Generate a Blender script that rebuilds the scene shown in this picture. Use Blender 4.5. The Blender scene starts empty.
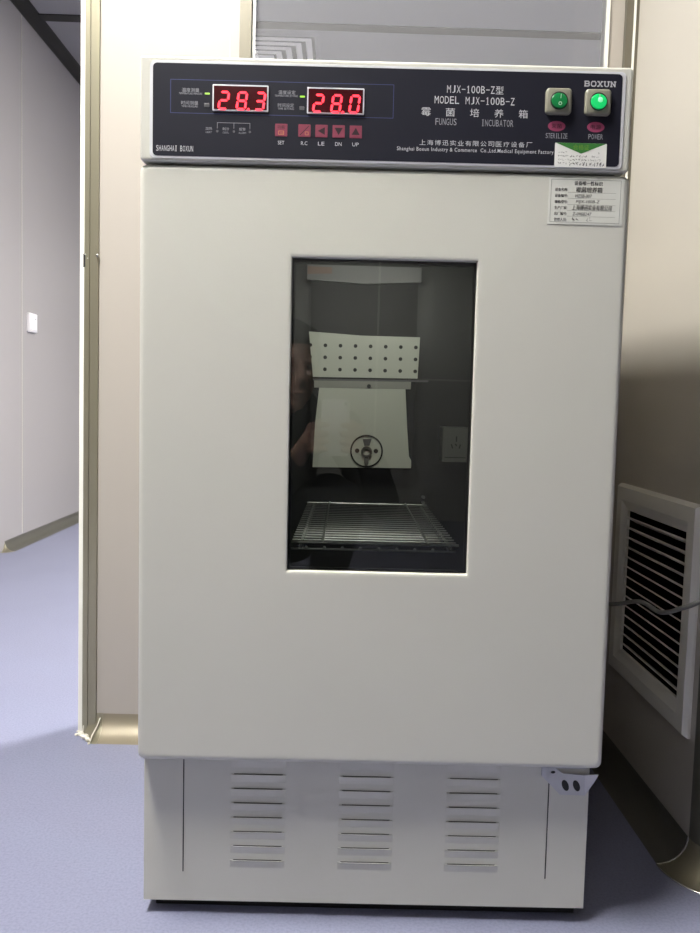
import bpy, bmesh, math, random
from mathutils import Vector, Matrix
random.seed(7)
S = bpy.context.scene
COL = S.collection
PI = math.pi

# ------------------------------------------------------------------ materials
def mat(name, col, rough=0.5, metal=0.0, spec=0.5, emit=None, estr=0.0, noise=None, bump=None, coat=0.0):
    """noise = (scale, amount): gentle procedural colour variation; bump = (scale, strength)"""
    m = bpy.data.materials.new(name); m.use_nodes = True
    nt = m.node_tree; b = nt.nodes['Principled BSDF']
    b.inputs['Base Color'].default_value = (*col, 1)
    b.inputs['Roughness'].default_value = rough
    b.inputs['Metallic'].default_value = metal
    b.inputs['Specular IOR Level'].default_value = spec
    b.inputs['Coat Weight'].default_value = coat
    if emit:
        b.inputs['Emission Color'].default_value = (*emit, 1)
        b.inputs['Emission Strength'].default_value = estr
    tc = nt.nodes.new('ShaderNodeTexCoord')
    if noise:
        n = nt.nodes.new('ShaderNodeTexNoise'); n.inputs['Scale'].default_value = noise[0]; n.inputs['Detail'].default_value = 6
        nt.links.new(tc.outputs['Object'], n.inputs['Vector'])
        r = nt.nodes.new('ShaderNodeValToRGB')
        a = noise[1]
        r.color_ramp.elements[0].position = .3; r.color_ramp.elements[1].position = .7
        r.color_ramp.elements[0].color = (*[c * (1 - a) for c in col], 1)
        r.color_ramp.elements[1].color = (*[min(1, c * (1 + a)) for c in col], 1)
        nt.links.new(n.outputs['Fac'], r.inputs['Fac'])
        nt.links.new(r.outputs['Color'], b.inputs['Base Color'])
    if bump:
        n2 = nt.nodes.new('ShaderNodeTexNoise'); n2.inputs['Scale'].default_value = bump[0]
        nt.links.new(tc.outputs['Object'], n2.inputs['Vector'])
        bp = nt.nodes.new('ShaderNodeBump'); bp.inputs['Strength'].default_value = bump[1]; bp.inputs['Distance'].default_value = .001
        nt.links.new(n2.outputs['Fac'], bp.inputs['Height']); nt.links.new(bp.outputs['Normal'], b.inputs['Normal'])
    return m

def floor_mat():
    m = mat('vinyl_floor', (.46, .46, .57), .42)
    nt = m.node_tree; b = nt.nodes['Principled BSDF']
    tc = nt.nodes.new('ShaderNodeTexCoord')
    n1 = nt.nodes.new('ShaderNodeTexNoise'); n1.inputs['Scale'].default_value = 3; n1.inputs['Detail'].default_value = 5
    n2 = nt.nodes.new('ShaderNodeTexNoise'); n2.inputs['Scale'].default_value = 260; n2.inputs['Detail'].default_value = 3
    n3 = nt.nodes.new('ShaderNodeTexVoronoi'); n3.inputs['Scale'].default_value = 70
    for n in (n1, n2, n3): nt.links.new(tc.outputs['Object'], n.inputs['Vector'])
    r1 = nt.nodes.new('ShaderNodeValToRGB')
    r1.color_ramp.elements[0].color = (.245, .255, .365, 1); r1.color_ramp.elements[1].color = (.285, .295, .415, 1)
    nt.links.new(n1.outputs['Fac'], r1.inputs['Fac'])
    r2 = nt.nodes.new('ShaderNodeValToRGB')
    r2.color_ramp.elements[0].position = .3; r2.color_ramp.elements[0].color = (.78, .78, .78, 1)
    r2.color_ramp.elements[1].position = .6; r2.color_ramp.elements[1].color = (1, 1, 1, 1)
    nt.links.new(n2.outputs['Fac'], r2.inputs['Fac'])
    r3 = nt.nodes.new('ShaderNodeValToRGB')
    r3.color_ramp.elements[0].position = .05; r3.color_ramp.elements[0].color = (.6, .6, .6, 1)
    r3.color_ramp.elements[1].position = .12; r3.color_ramp.elements[1].color = (1, 1, 1, 1)
    nt.links.new(n3.outputs['Distance'], r3.inputs['Fac'])
    mx = nt.nodes.new('ShaderNodeMix'); mx.data_type = 'RGBA'; mx.blend_type = 'MULTIPLY'; mx.inputs['Factor'].default_value = .8
    nt.links.new(r1.outputs['Color'], mx.inputs['A']); nt.links.new(r2.outputs['Color'], mx.inputs['B'])
    mx2 = nt.nodes.new('ShaderNodeMix'); mx2.data_type = 'RGBA'; mx2.blend_type = 'MULTIPLY'; mx2.inputs['Factor'].default_value = .35
    nt.links.new(mx.outputs['Result'], mx2.inputs['A']); nt.links.new(r3.outputs['Color'], mx2.inputs['B'])
    nt.links.new(mx2.outputs['Result'], b.inputs['Base Color'])
    return m

def glass_mat(name, tint, film, film_amt, rough=0.0, refl=1.0):
    """clear pane: tinted transmission + fresnel reflection + a thin pale diffuse film"""
    m = bpy.data.materials.new(name); m.use_nodes = True
    nt = m.node_tree; nt.nodes.clear()
    out = nt.nodes.new('ShaderNodeOutputMaterial')
    tr = nt.nodes.new('ShaderNodeBsdfTransparent'); tr.inputs['Color'].default_value = (*tint, 1)
    df = nt.nodes.new('ShaderNodeBsdfDiffuse'); df.inputs['Color'].default_value = (*film, 1)
    gl = nt.nodes.new('ShaderNodeBsdfGlossy'); gl.inputs['Roughness'].default_value = rough
    fr = nt.nodes.new('ShaderNodeFresnel'); fr.inputs['IOR'].default_value = 1.5
    mu = nt.nodes.new('ShaderNodeMath'); mu.operation = 'MULTIPLY'; mu.inputs[1].default_value = refl
    m1 = nt.nodes.new('ShaderNodeMixShader'); m1.inputs['Fac'].default_value = film_amt
    m2 = nt.nodes.new('ShaderNodeMixShader')
    nt.links.new(tr.outputs[0], m1.inputs[1]); nt.links.new(df.outputs[0], m1.inputs[2])
    nt.links.new(fr.outputs[0], mu.inputs[0]); nt.links.new(mu.outputs[0], m2.inputs['Fac'])
    nt.links.new(m1.outputs[0], m2.inputs[1]); nt.links.new(gl.outputs[0], m2.inputs[2])
    nt.links.new(m2.outputs[0], out.inputs['Surface'])
    return m

M = dict(
    body=mat('warm_grey_powder_coat', (.63, .618, .548), .42, noise=(4, .015), bump=(500, .06)),
    cream=mat('cream_wall_panel', (.42, .383, .338), .38, noise=(1.2, .015)),
    lilac=mat('grey_wall_panel', (.385, .365, .366), .25, noise=(.8, .03)),
    column=mat('cream_column_panel', (.52, .485, .43), .33, noise=(1.5, .02)),
    dim=mat('grey_beige_panel', (.46, .45, .42), .4, noise=(.7, .04)),
    ceil=mat('grey_ceiling_panel', (.31, .305, .305), .5, noise=(.8, .03)),
    alu=mat('champagne_aluminium', (.36, .33, .24), .30, metal=.65, noise=(3, .04)),
    alu_mid=mat('mid_tone_aluminium', (.17, .155, .12), .36, metal=.5),  # darker tone of the champagne aluminium
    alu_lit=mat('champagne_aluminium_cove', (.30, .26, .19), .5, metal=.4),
    alu_shaded=mat('shaded_champagne_aluminium', (.17, .165, .14), .38, metal=.5, noise=(3, .05)),  # champagne metal again, with its shade put into the colour
    trim_dark=mat('dark_bronze_trim', (.028, .027, .024), .45, metal=.2),
    white=mat('white_edge', (.90, .88, .80), .45),
    whiteplastic=mat('white_plastic', (.82, .80, .82), .35),
    floor=floor_mat(),
    panel=mat('navy_black_panel', (.012, .012, .021), .45, spec=.3, noise=(8, .05)),
    border=mat('silver_border', (.66, .66, .68), .35),
    letter=mat('white_print', (.58, .58, .60), .5),
    lettergrey=mat('grey_print', (.30, .30, .33), .5),
    blue=mat('blue_print', (.035, .05, .16), .5),
    screen=mat('dark_red_display', (.055, .006, .008), .15),
    seg=mat('lit_red_segment', (.8, .02, .03), .4, emit=(1, .03, .05), estr=3.2),
    led=mat('lit_yellow_green_led', (.3, .6, .05), .3, emit=(.45, .9, .08), estr=.28),
    ledoff=mat('unlit_grey_led', (.10, .10, .11), .3),
    magenta=mat('magenta_key', (.235, .035, .07), .5, noise=(60, .06)),
    keymark=mat('dark_key_print', (.02, .004, .008), .5),
    keygold=mat('orange_key_print', (.55, .22, .08), .5),
    oval=mat('magenta_print', (.27, .04, .10), .5),
    bezel=mat('beige_switch_bezel', (.24, .23, .175), .4, noise=(40, .04)),
    black=mat('black_plastic', (.012, .012, .012), .45),
    greenoff=mat('green_rocker', (.008, .12, .035), .22, emit=(.0, .30, .06), estr=.12),  # switch is off; a faint glow is put into its colour
    greenon=mat('lit_green_rocker', (.01, .35, .09), .22, emit=(.01, .75, .18), estr=.32),
    greenhot=mat('lit_green_bulb', (.3, .9, .5), .3, emit=(.25, 1, .45), estr=.45),
    rockmark=mat('pale_green_print', (.35, .62, .40), .4),
    paper=mat('white_paper', (.80, .79, .75), .6, noise=(30, .02)),
    paper2=mat('off_white_label', (.70, .70, .64), .45, noise=(30, .02)),
    ink=mat('black_ink', (.045, .042, .04), .6),
    inkgrey=mat('grey_ink', (.22, .21, .19), .6),
    green=mat('green_paper', (.04, .20, .035), .55),
    yellowgreen=mat('yellow_green_ink', (.16, .33, .03), .55),
    gasket=mat('black_gasket', (.008, .008, .008), .5),
    chamber=mat('shaded_steel_lining', (.020, .022, .020), .38, metal=.0, noise=(5, .1)),  # stainless chamber; its unlit darkness is put into the colour
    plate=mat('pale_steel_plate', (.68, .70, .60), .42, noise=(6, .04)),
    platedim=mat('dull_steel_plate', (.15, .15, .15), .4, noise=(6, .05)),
    hole=mat('dark_perforation', (.02, .02, .018), .6),
    chrome=mat('chromed_wire', (.50, .51, .49), .28, metal=.8),
    socket=mat('grey_socket_plastic', (.12, .125, .11), .45),
    bracket=mat('zinc_white_bracket', (.56, .56, .58), .35, metal=.25, noise=(40, .05)),
    slot=mat('grey_slot_lining', (.10, .10, .09), .6),
    seam=mat('dark_gap', (.03, .03, .028), .7),
    glass=glass_mat('tinted_door_glass', (.74, .76, .73), (.5, .5, .5), .006, refl=1.9),
    pane=glass_mat('hazy_window_glass', (.80, .81, .84), (.84, .835, .85), .16),
    grille=mat('grille_white_metal', (.82, .80, .74), .4, noise=(10, .02)),
    ductblack=mat('dark_duct', (.02, .02, .018), .8),
    cord=mat('grey_cable', (.24, .24, .23), .5),
    lamp=mat('lamp_diffuser', (.9, .9, .9), .5, emit=(1, .98, .925), estr=1.0),
    steel=mat('bright_steel', (.62, .60, .55), .25, metal=.8),
    caulk=mat('cream_sealant', (.82, .78, .68), .7),
)

# ------------------------------------------------------------------ mesh helpers
def B_(): return bmesh.new()

def box(bm, x0, x1, y0, y1, z0, z1):
    vs = [bm.verts.new((x, y, z)) for x in (x0, x1) for y in (y0, y1) for z in (z0, z1)]
    for f in ((0, 1, 3, 2), (4, 6, 7, 5), (0, 4, 5, 1), (2, 3, 7, 6), (0, 2, 6, 4), (1, 5, 7, 3)):
        bm.faces.new([vs[i] for i in f])

def quad(bm, *pts): bm.faces.new([bm.verts.new(p) for p in pts])

def rrect(x0, x1, z0, z1, r, n=6):
    """rounded rectangle outline in (x,z), counter-clockwise"""
    pts = []
    for cx, cz, a0 in ((x1 - r, z1 - r, 0), (x0 + r, z1 - r, PI / 2), (x0 + r, z0 + r, PI), (x1 - r, z0 + r, 1.5 * PI)):
        for i in range(n + 1):
            a = a0 + PI / 2 * i / n
            pts.append((cx + r * math.cos(a), cz + r * math.sin(a)))
    return pts

def loft(bm, loops, cap0=True, cap1=True, closed=True):
    """loops: lists of 3-D points of equal length"""
    rings = [[bm.verts.new(p) for p in l] for l in loops]
    n = len(rings[0])
    for a, b in zip(rings, rings[1:]):
        for i in range(n if closed else n - 1):
            j = (i + 1) % n
            bm.faces.new((a[i], a[j], b[j], b[i]))
    if cap0: bm.faces.new(list(reversed(rings[0])))
    if cap1: bm.faces.new(rings[-1])

def plate(bm, x0, x1, z0, z1, yf, yb, r=.002, bev=.0008, n=5):
    """rounded plate whose front (towards the camera, -y) edge is softened"""
    f = lambda d, y: [(x, y, z) for x, z in rrect(x0 + d, x1 - d, z0 + d, z1 - d, max(r - d, .0001), n)]
    loft(bm, [f(bev, yf), f(bev * .3, yf + bev * .3), f(0, yf + bev), f(0, yb)])

def poly(bm, pts, yf, yb):
    loft(bm, [[(x, yf, z) for x, z in pts], [(x, yb, z) for x, z in pts]])

def disc(bm, cx, cz, y0, y1, r, n=20, rz=None):
    rz = rz or r
    c = [(cx + r * math.cos(2 * PI * i / n), cz + rz * math.sin(2 * PI * i / n)) for i in range(n)]
    poly(bm, c, y0, y1)

def ring(bm, cx, cz, y0, y1, r0, r1, n=32):
    f = lambda r, y: [(cx + r * math.cos(2 * PI * i / n), y, cz + r * math.sin(2 * PI * i / n)) for i in range(n)]
    loft(bm, [f(r0, y1), f(r0, y0), f(r1, y0), f(r1, y1), f(r0, y1)], False, False)

def tube(bm, pts, r, n=8):
    pts = [Vector(p) for p in pts]
    loops = []
    for i, p in enumerate(pts):
        t = (pts[min(i + 1, len(pts) - 1)] - pts[max(i - 1, 0)]).normalized()
        u = t.orthogonal().normalized() if i == 0 else (u - t * u.dot(t)).normalized()
        v = t.cross(u)
        loops.append([p + (u * math.cos(2 * PI * k / n) + v * math.sin(2 * PI * k / n)) * r for k in range(n)])
    loft(bm, loops)

def link(name, bm, m, parent=None, off=(0, 0, 0), smooth=False):
    bmesh.ops.remove_doubles(bm, verts=bm.verts, dist=1e-7)
    bmesh.ops.recalc_face_normals(bm, faces=bm.faces)
    if off != (0, 0, 0): bmesh.ops.translate(bm, verts=bm.verts, vec=-Vector(off))
    me = bpy.data.meshes.new(name); bm.to_mesh(me); bm.free()
    if smooth:
        for p in me.polygons: p.use_smooth = True
        if hasattr(me, 'set_sharp_from_angle'): me.set_sharp_from_angle(angle=math.radians(40))
    me.materials.append(m)
    o = bpy.data.objects.new(name, me); COL.objects.link(o)
    if parent: o.parent = parent
    return o

def struct(name, bm, m, parent=None, smooth=False, label=None):
    o = link(name, bm, m, parent, smooth=smooth)
    if parent is None: o['kind'] = 'structure'
    if label: o['label'] = label
    return o

def thing(name, label, cat, loc):
    o = bpy.data.objects.new(name, None); COL.objects.link(o); o.location = loc
    o.empty_display_size = .05; o['label'] = label; o['category'] = cat
    return o

_tcache = {}
def text_bm(bm, s, cx, cz, y, w=None, h=None, bold=0.0, spacing=1.0, shear=0.0, align='c', twice=0):
    """flat printed lettering in the (x,z) plane facing -y, fitted to width w and height h"""
    cu = bpy.data.curves.new('lettering', 'FONT'); cu.body = s; cu.size = 1; cu.offset = bold
    cu.space_character = spacing; cu.shear = shear; cu.resolution_u = 3
    ob = bpy.data.objects.new('lettering', cu); COL.objects.link(ob)
    me = bpy.data.meshes.new_from_object(ob.evaluated_get(bpy.context.evaluated_depsgraph_get()))
    bpy.data.objects.remove(ob); bpy.data.curves.remove(cu)
    xs = [v.co.x for v in me.vertices]; ys = [v.co.y for v in me.vertices]
    x0, x1, y0, y1 = min(xs), max(xs), min(ys), max(ys)
    sz = h / (y1 - y0) if h else w / (x1 - x0)
    sx = w / (x1 - x0) if w else sz
    ax = {'c': (x0 + x1) / 2, 'l': x0}[align]
    vm = [bm.verts.new((cx + (v.co.x - ax) * sx, y, cz + (v.co.y - (y0 + y1) / 2) * sz)) for v in me.vertices]
    for p in me.polygons:
        try: bm.faces.new([vm[i] for i in p.vertices])
        except ValueError: pass
    bpy.data.meshes.remove(me)
    if twice: text_bm(bm, s, cx + twice, cz, y - .00003, w, h, 0, spacing, shear, align)

def stroke(bm, pts, w, y):
    """printed polyline of constant width"""
    for (x0, z0), (x1, z1) in zip(pts, pts[1:]):
        d = Vector((x1 - x0, z1 - z0)); L = d.length
        if L < 1e-9: continue
        d /= L; n = Vector((-d.y, d.x)) * w / 2; e = d * w * .3
        quad(bm, (x0 + n.x - e.x, y, z0 + n.y - e.y), (x0 - n.x - e.x, y, z0 - n.y - e.y), (x1 - n.x + e.x, y, z1 - n.y + e.y), (x1 + n.x + e.x, y, z1 + n.y + e.y))

def scribble(bm, x0, x1, z, h, y, w, n):
    """hand-written-looking strokes: n small glyph clusters"""
    step = (x1 - x0) / n
    for i in range(n):
        cx = x0 + step * (i + .5)
        for k in range(random.randint(2, 4)):
            a = (cx + random.uniform(-.4, .4) * step, z + random.uniform(-.5, .5) * h)
            b = (cx + random.uniform(-.4, .4) * step, z + random.uniform(-.5, .5) * h)
            stroke(bm, [a, b], w, y)

def cove(p, h, n=10):
    return [(p - p * math.cos(PI / 2 * i / n), h - h * math.sin(PI / 2 * i / n)) for i in range(n + 1)]   # (distance from wall, height), hollow curve

# ------------------------------------------------------------------ room
WY, XL, XR, ZC = 1.5988, -1.44, .5355, 2.359
PJ = -.5109                      # free end of the partition (door jamb)
bm = B_(); quad(bm, (-3.2, -2.8, 0), (2.6, -2.8, 0), (2.6, 7, 0), (-3.2, 7, 0)); struct('floor', bm, M['floor'])
bm = B_(); box(bm, -3.2, 2.6, -2.8, 7, ZC, ZC + .05); ceiling = struct('ceiling', bm, M['ceil'])
# partition behind the incubator, with the window opening
WX0, WX1, WZ0, WZ1 = -.214, .529, 1.02, 2.05
bm = B_(); T0, T1 = WY, WY + .05
box(bm, PJ + .034, WX0, T0, T1, 0, ZC); box(bm, WX1, XR + .25, T0, T1, 0, ZC)
box(bm, WX0, WX1, T0, T1, 0, WZ0); box(bm, WX0, WX1, T0, T1, WZ1, ZC)
wall_back = struct('wall_back', bm, M['cream'])
bm = B_(); box(bm, -.2335, -.2315, WY - .0006, WY + .001, .05, ZC); struct('panel_seam', bm, M['column'], wall_back)
# left wall of the passage
bm = B_(); box(bm, XL - .05, XL, 3.5, 7, 0, ZC); box(bm, -3.2, XL, 3.45, 3.5, 0, ZC); wall_left = struct('wall_left', bm, M['lilac'])
bm = B_(); box(bm, XL - .001, XL + .0012, 3.69, 3.694, .05, 2.31); struct('panel_seam', bm, M['column'], wall_left)
# far end and the outer shell
bm = B_(); box(bm, -1.5, 2.6, 7, 7.05, 0, ZC); struct('wall_passage_end', bm, M['lilac'])
bm = B_(); box(bm, 2.6, 2.65, -2.8, 7, 0, ZC); struct('wall_far_right', bm, M['dim'])
bm = B_(); box(bm, -3.25, -3.2, -2.8, 3.5, 0, ZC); struct('wall_far_left', bm, M['dim'])
bm = B_(); box(bm, -3.2, 2.6, -2.85, -2.8, 0, ZC); wf = struct('wall_front', bm, M['dim'])
bm = B_()
for x in (-2.4, -1.2, .15, 1.35, 2.3): box(bm, x - .006, x + .006, -2.8, -2.797, .05, ZC)
box(bm, -3.2, 2.6, -2.8, -2.796, .825, .835)
struct('panel_seam', bm, M['white'], wf)
# column with the return-air grille on its left side (this is the wall at the right of the photo)
GY0, GY1, GZ0, GZ1 = 1.240, 1.508, .215, .506
CF = 1.124; CR = .05             # column front face and corner radius
bm = B_()
def wq(y0, y1, z0, z1): quad(bm, (XR, y0, z0), (XR, y1, z0), (XR, y1, z1), (XR, y0, z1))
ys = (CF + CR, GY0, GY1, WY); zs = (0, GZ0, GZ1, ZC)
for i in range(3):
    for j in range(3):
        if (i, j) != (1, 1): wq(ys[i], ys[i + 1], zs[j], zs[j + 1])
quad(bm, (XR + CR, CF, 0), (2.6, CF, 0), (2.6, CF, ZC), (XR + CR, CF, ZC))
wall_right = struct('wall_right', bm, M['column'])
bm = B_()   # duct behind the grille
for a in (((XR, GY0), (XR + .2, GY0)), ((XR + .2, GY0), (XR + .2, GY1)), ((XR + .2, GY1), (XR, GY1))):
    (x0, y0), (x1, y1) = a; quad(bm, (x0, y0, GZ0), (x1, y1, GZ0), (x1, y1, GZ1), (x0, y0, GZ1))
for z in (GZ0, GZ1): quad(bm, (XR, GY0, z), (XR + .2, GY0, z), (XR + .2, GY1, z), (XR, GY1, z))
struct('air_duct', bm, M['ductblack'], wall_right)
# rounded metal corner post of the column
bm = B_()
arc = [(XR + CR - CR * math.cos(PI / 2 * i / 10), CF + CR - CR * math.sin(PI / 2 * i / 10)) for i in range(11)]
loft(bm, [[(x, y, .0) for x, y in arc], [(x, y, ZC) for x, y in arc]], False, False, closed=False)
struct('trim_4', bm, M['alu_shaded'], smooth=True)
# inner corner profile between partition and column
bm = B_(); box(bm, XR - .0065, XR, WY - .006, WY, .045, ZC); t5 = struct('trim_5', bm, M['alu_mid'])
bm = B_(); box(bm, XR - .0105, XR - .0065, WY - .0085, WY, .045, ZC); struct('white_edge', bm, M['white'], t5)

# baseboards: hollow metal coves
P_, H_ = .0455, .0434
def cove_run(fn, a, b):
    bm = B_(); pr = cove(P_, H_)
    loft(bm, [[fn(d, z, t) for d, z in pr] + [fn(0, 0, t)] for t in (a, b)])
    return bm
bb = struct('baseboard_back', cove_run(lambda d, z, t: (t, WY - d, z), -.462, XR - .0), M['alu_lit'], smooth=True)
bm = B_(); pr = cove(P_ + .001, H_ + .001)
rng = [(-.5, .1), (-.486, .75), (-.474, .98), (-.462, 1.02)]
loft(bm, [[(x, WY - d * k - .0005, z) for d, z in pr] + [(x, WY, 0)] for x, k in rng])
struct('end_cap', bm, M['alu'], bb, smooth=True)
struct('baseboard_left', cove_run(lambda d, z, t: (XL + d, t, z), 3.5, 7), M['alu_shaded'], smooth=True)
br = struct('baseboard_right', cove_run(lambda d, z, t: (XR - d, t, z), CF + CR, WY), M['alu_shaded'], smooth=True)
struct('front_run', cove_run(lambda d, z, t: (t, CF - d, z), XR + CR, 2.6), M['alu_shaded'], br, smooth=True)
bm = B_(); pr = cove(P_, H_); loops = []
for i in range(13):
    a = PI / 2 * i / 12
    loops.append([(XR + CR - (CR + d) * math.cos(a), CF + CR - (CR + d) * math.sin(a), z) for d, z in pr] + [(XR + CR - CR * math.cos(a), CF + CR - CR * math.sin(a), 0)])
loft(bm, loops); struct('corner_cap', bm, M['alu'], br, smooth=True)
bm = B_(); tube(bm, [(XR - d - .0005, CF + CR + .0005, z + .0008) for d, z in pr], .0011, 6); struct('joint_seal', bm, M['steel'], br)
bm = B_(); rr = CR + P_ + .0005
tube(bm, [(XR + CR - rr * math.cos(a), CF + CR - rr * math.sin(a), .0008) for a in [PI / 2 * i / 14 for i in range(15)]], .0011, 6)
struct('floor_seal', bm, M['steel'], br)
# rounded end of the left wall's cove
bm = B_(); loops = []
for i in range(9):
    a = PI / 2 * i / 8
    loops.append([(XL + d * math.cos(a), 3.5 - d * math.sin(a), z) for d, z in pr] + [(XL, 3.5, 0)])
loft(bm, loops)
struct('corner_cap', bm, M['alu'], bpy.data.objects['baseboard_left'], smooth=True)

# ceiling cove along the left wall and the cross joint strip
bm = B_(); pr = cove(.046, .044)
loft(bm, [[(XL + d, t, ZC - (.044 - z) if False else ZC - z) for d, z in pr] + [(XL, t, ZC)] for t in (3.45, 7)])
struct('trim_2', bm, M['trim_dark'], smooth=True)
bm = B_(); box(bm, XL + .04, 2.6, 3.778, 3.842, ZC - .004, ZC + .001); struct('trim_3', bm, M['trim_dark'])

# door-jamb profile closing the partition's free end
t1 = None
bm = B_(); box(bm, -.5024, -.4925, WY - .006, WY + .056, 0, ZC); box(bm, -.4905, -.4756, WY - .006, WY + .056, 0, ZC); box(bm, -.4926, -.4904, WY - .003, WY + .05, 0, ZC)
t1 = struct('trim_1', bm, M['alu'])
bm = B_(); box(bm, PJ, -.5022, WY - .0045, WY + .056, 0, ZC); struct('white_edge', bm, M['white'], t1)
bm = B_(); box(bm, -.5038, -.5005, WY - .0072, WY - .004, .921, .946); struct('strike_slot', bm, M['gasket'], t1)
bm = B_(); disc(bm, -.4998, .9448, WY - .0085, WY - .005, .0013, 10); disc(bm, -.4958, .9378, WY - .0075, WY - .005, .0009, 8); struct('rivet', bm, M['white'], t1)
bm = B_(); bmesh.ops.create_uvsphere(bm, u_segments=14, v_segments=8, radius=.0036, matrix=Matrix.Translation((-.4765, WY - .0075, .9436))); struct('screw', bm, M['steel'], t1, smooth=True)
bm = B_()
for i in range(16):
    t = i / 15; s = random.uniform(.002, .0055)
    c = Vector((-.512 + .036 * t + random.uniform(-.003, .003), WY - .008 - .038 * t * t + random.uniform(-.003, .003), random.uniform(.001, .012) * (1 - t * .7)))
    mtx = Matrix.Translation(c) @ Matrix.Rotation(random.uniform(0, 3), 4, 'Z') @ Matrix.Diagonal((s * 1.5, s, s * .8, 1))
    bmesh.ops.create_icosphere(bm, subdivisions=1, radius=1, matrix=mtx)
for i in range(3):
    tube(bm, [(-.497 + .001 * i, WY - .020 - .004 * i, .002), (-.4968, WY - .019, .014), (-.4965, WY - .016, .024)], .0012, 5)
tube(bm, [(-.4755 + .001, WY - .0465, .004), (-.4745, WY - .033, .012), (-.470, WY - .012, .024), (-.467, WY - .003, .036)], .0013, 5)
struct('sealant', bm, M['caulk'], t1, smooth=True)

# window in the partition
bm = B_()
def wframe(bm, a, b, y0, y1):
    (x0, x1, z0, z1), (u0, u1, w0, w1) = a, b
    box(bm, x0, u0, y0, y1, z0, z1); box(bm, u1, x1, y0, y1, z0, z1); box(bm, u0, u1, y0, y1, z0, w0); box(bm, u0, u1, y0, y1, w1, z1)
win = None
wframe(bm, (WX0, WX1, WZ0, WZ1), (-.1925, .5117, WZ0 + .017, WZ1 - .017), WY - .006, WY + .056)
win = struct('window_1', bm, M['alu_mid'])
bm = B_(); wframe(bm, (-.1925, .5117, WZ0 + .017, WZ1 - .017), (-.1915, .4828, WZ0 + .03, WZ1 - .03), WY + .006, WY + .044); struct('inner_bead', bm, M['cream'], win)
bm = B_(); wframe(bm, (-.1915, .4828, WZ0 + .03, WZ1 - .03), (-.1897, .4803, WZ0 + .035, WZ1 - .035), WY + .0015, WY + .044); struct('gasket', bm, M['white'], win)
bm = B_(); quad(bm, (-.1897, WY + .02, WZ0 + .035), (.4803, WY + .02, WZ0 + .035), (.4803, WY + .02, WZ1 - .035), (-.1897, WY + .02, WZ1 - .035)); struct('pane', bm, M['pane'], win)

# ------------------------------------------------------------------ ceiling lights (recessed panels)
def ceiling_light(x, y, sx, sy, power, label):
    t = thing('ceiling_light', label, 'light', (x, y, ZC - .012)); t['group'] = 'recessed ceiling light panels'
    bm = B_()
    a, b = sx / 2, sy / 2; f = .02
    for q in ((-a - f, a + f, -b - f, -b), (-a - f, a + f, b, b + f), (-a - f, -a, -b, b), (a, a + f, -b, b)): box(bm, *q, 0, .0125)
    link('frame', bm, M['whiteplastic'], t)
    bm = B_(); box(bm, -a, a, -b, b, .003, .0125)
    m = M['lamp'].copy(); m.node_tree.nodes['Principled BSDF'].inputs['Emission Strength'].default_value = power
    link('diffuser', bm, m, t)
ceiling_light(-.58, .61, .28, .75, 128, 'long white light panel in the ceiling above and left of the incubator')
ceiling_light(-.6, -1.35, .28, 1.1, 8.5, 'long white light panel in the ceiling behind the viewer')
ceiling_light(1.1, 3.1, 1.1, .28, 190, 'long white light panel in the passage ceiling behind the partition')

# ceiling air diffuser seen through the window
dif = thing('ceiling_air_diffuser', 'square grey air diffuser of nested louvres in the ceiling seen through the window glass', 'air diffuser', (-.44, 4.17, ZC))
bm = B_()
def sqring(bm, a, b, z0, z1):
    f = lambda h, z: [(-h, -h, z), (h, -h, z), (h, h, z), (-h, h, z)]
    loft(bm, [f(a, z0), f(b, z1), f(b - .004, z1 + .002), f(a - .004, z0 + .002), f(a, z0)], False, False)
sqring(bm, .285, .262, -.001, -.006); link('frame', bm, M['ceil'], dif)
for a in (.245, .195, .145, .095):
    bm = B_(); sqring(bm, a, a - .024, -.005, -.009); link('louvre', bm, M['grille'], dif)
bm = B_(); box(bm, -.055, .055, -.055, .055, -.012, -.008); link('center_plate', bm, M['whiteplastic'], dif)
bm = B_(); box(bm, -.26, .26, -.26, .26, -.0035, -.0005); link('throat', bm, mat('grey_throat', (.05, .05, .05), .7), dif)

# wall plate on the passage wall
sw = thing('wall_switch', 'small white plastic switch plate on the grey passage wall at left', 'switch', (XL, 3.792, 1.002))
bm = B_(); box(bm, 0, .016, -.045, .045, -.043, .043); bmesh.ops.bevel(bm, geom=bm.edges[:], offset=.003, segments=2, affect='EDGES'); link('plate', bm, M['whiteplastic'], sw)
bm = B_(); box(bm, .016, .0185, -.03, .03, -.034, .034); bmesh.ops.bevel(bm, geom=bm.edges[:], offset=.001, segments=1, affect='EDGES'); link('rocker', bm, M['whiteplastic'], sw)
bm = B_(); box(bm, .0185, .019, .012, .016, .016, .020); link('indicator', bm, M['ledoff'], sw)

# ------------------------------------------------------------------ return-air grille
gr = thing('return_air_grille', 'off-white slatted return-air grille low on the right wall, partly behind the grey cable', 'vent', (XR, 1.366, .188))
OFF = (XR, 1.366, .188)
bm = B_()
def gl(d, x): return [(x, 1.19 - d, .188 - d), (x, 1.541 + d, .188 - d), (x, 1.541 + d, .541 + d), (x, 1.19 - d, .541 + d)]
loft(bm, [gl(0, XR - .0002), gl(0, XR - .004), gl(-.005, XR - .0115), gl(-.028, XR - .0115), gl(-.038, XR - .007), gl(-.046, XR - .005), gl(-.046, XR - .0002), gl(0, XR - .0002)], False, False)
link('frame', bm, M['grille'], gr, OFF)
ns = 16
for i in range(ns):
    z = .226 + (.497 - .226) * i / (ns - 1)
    bm = B_()
    y0, y1 = 1.2365, 1.4945
    s = [(XR - .0052, z + .0048), (XR - .0052, z + .0016), (XR + .013, z - .0085), (XR + .013, z - .0070)]
    loft(bm, [[(x, y, zz) for x, zz in s] for y in (y0, y1)])
    link('slat', bm, M['grille'], gr, OFF)

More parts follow.
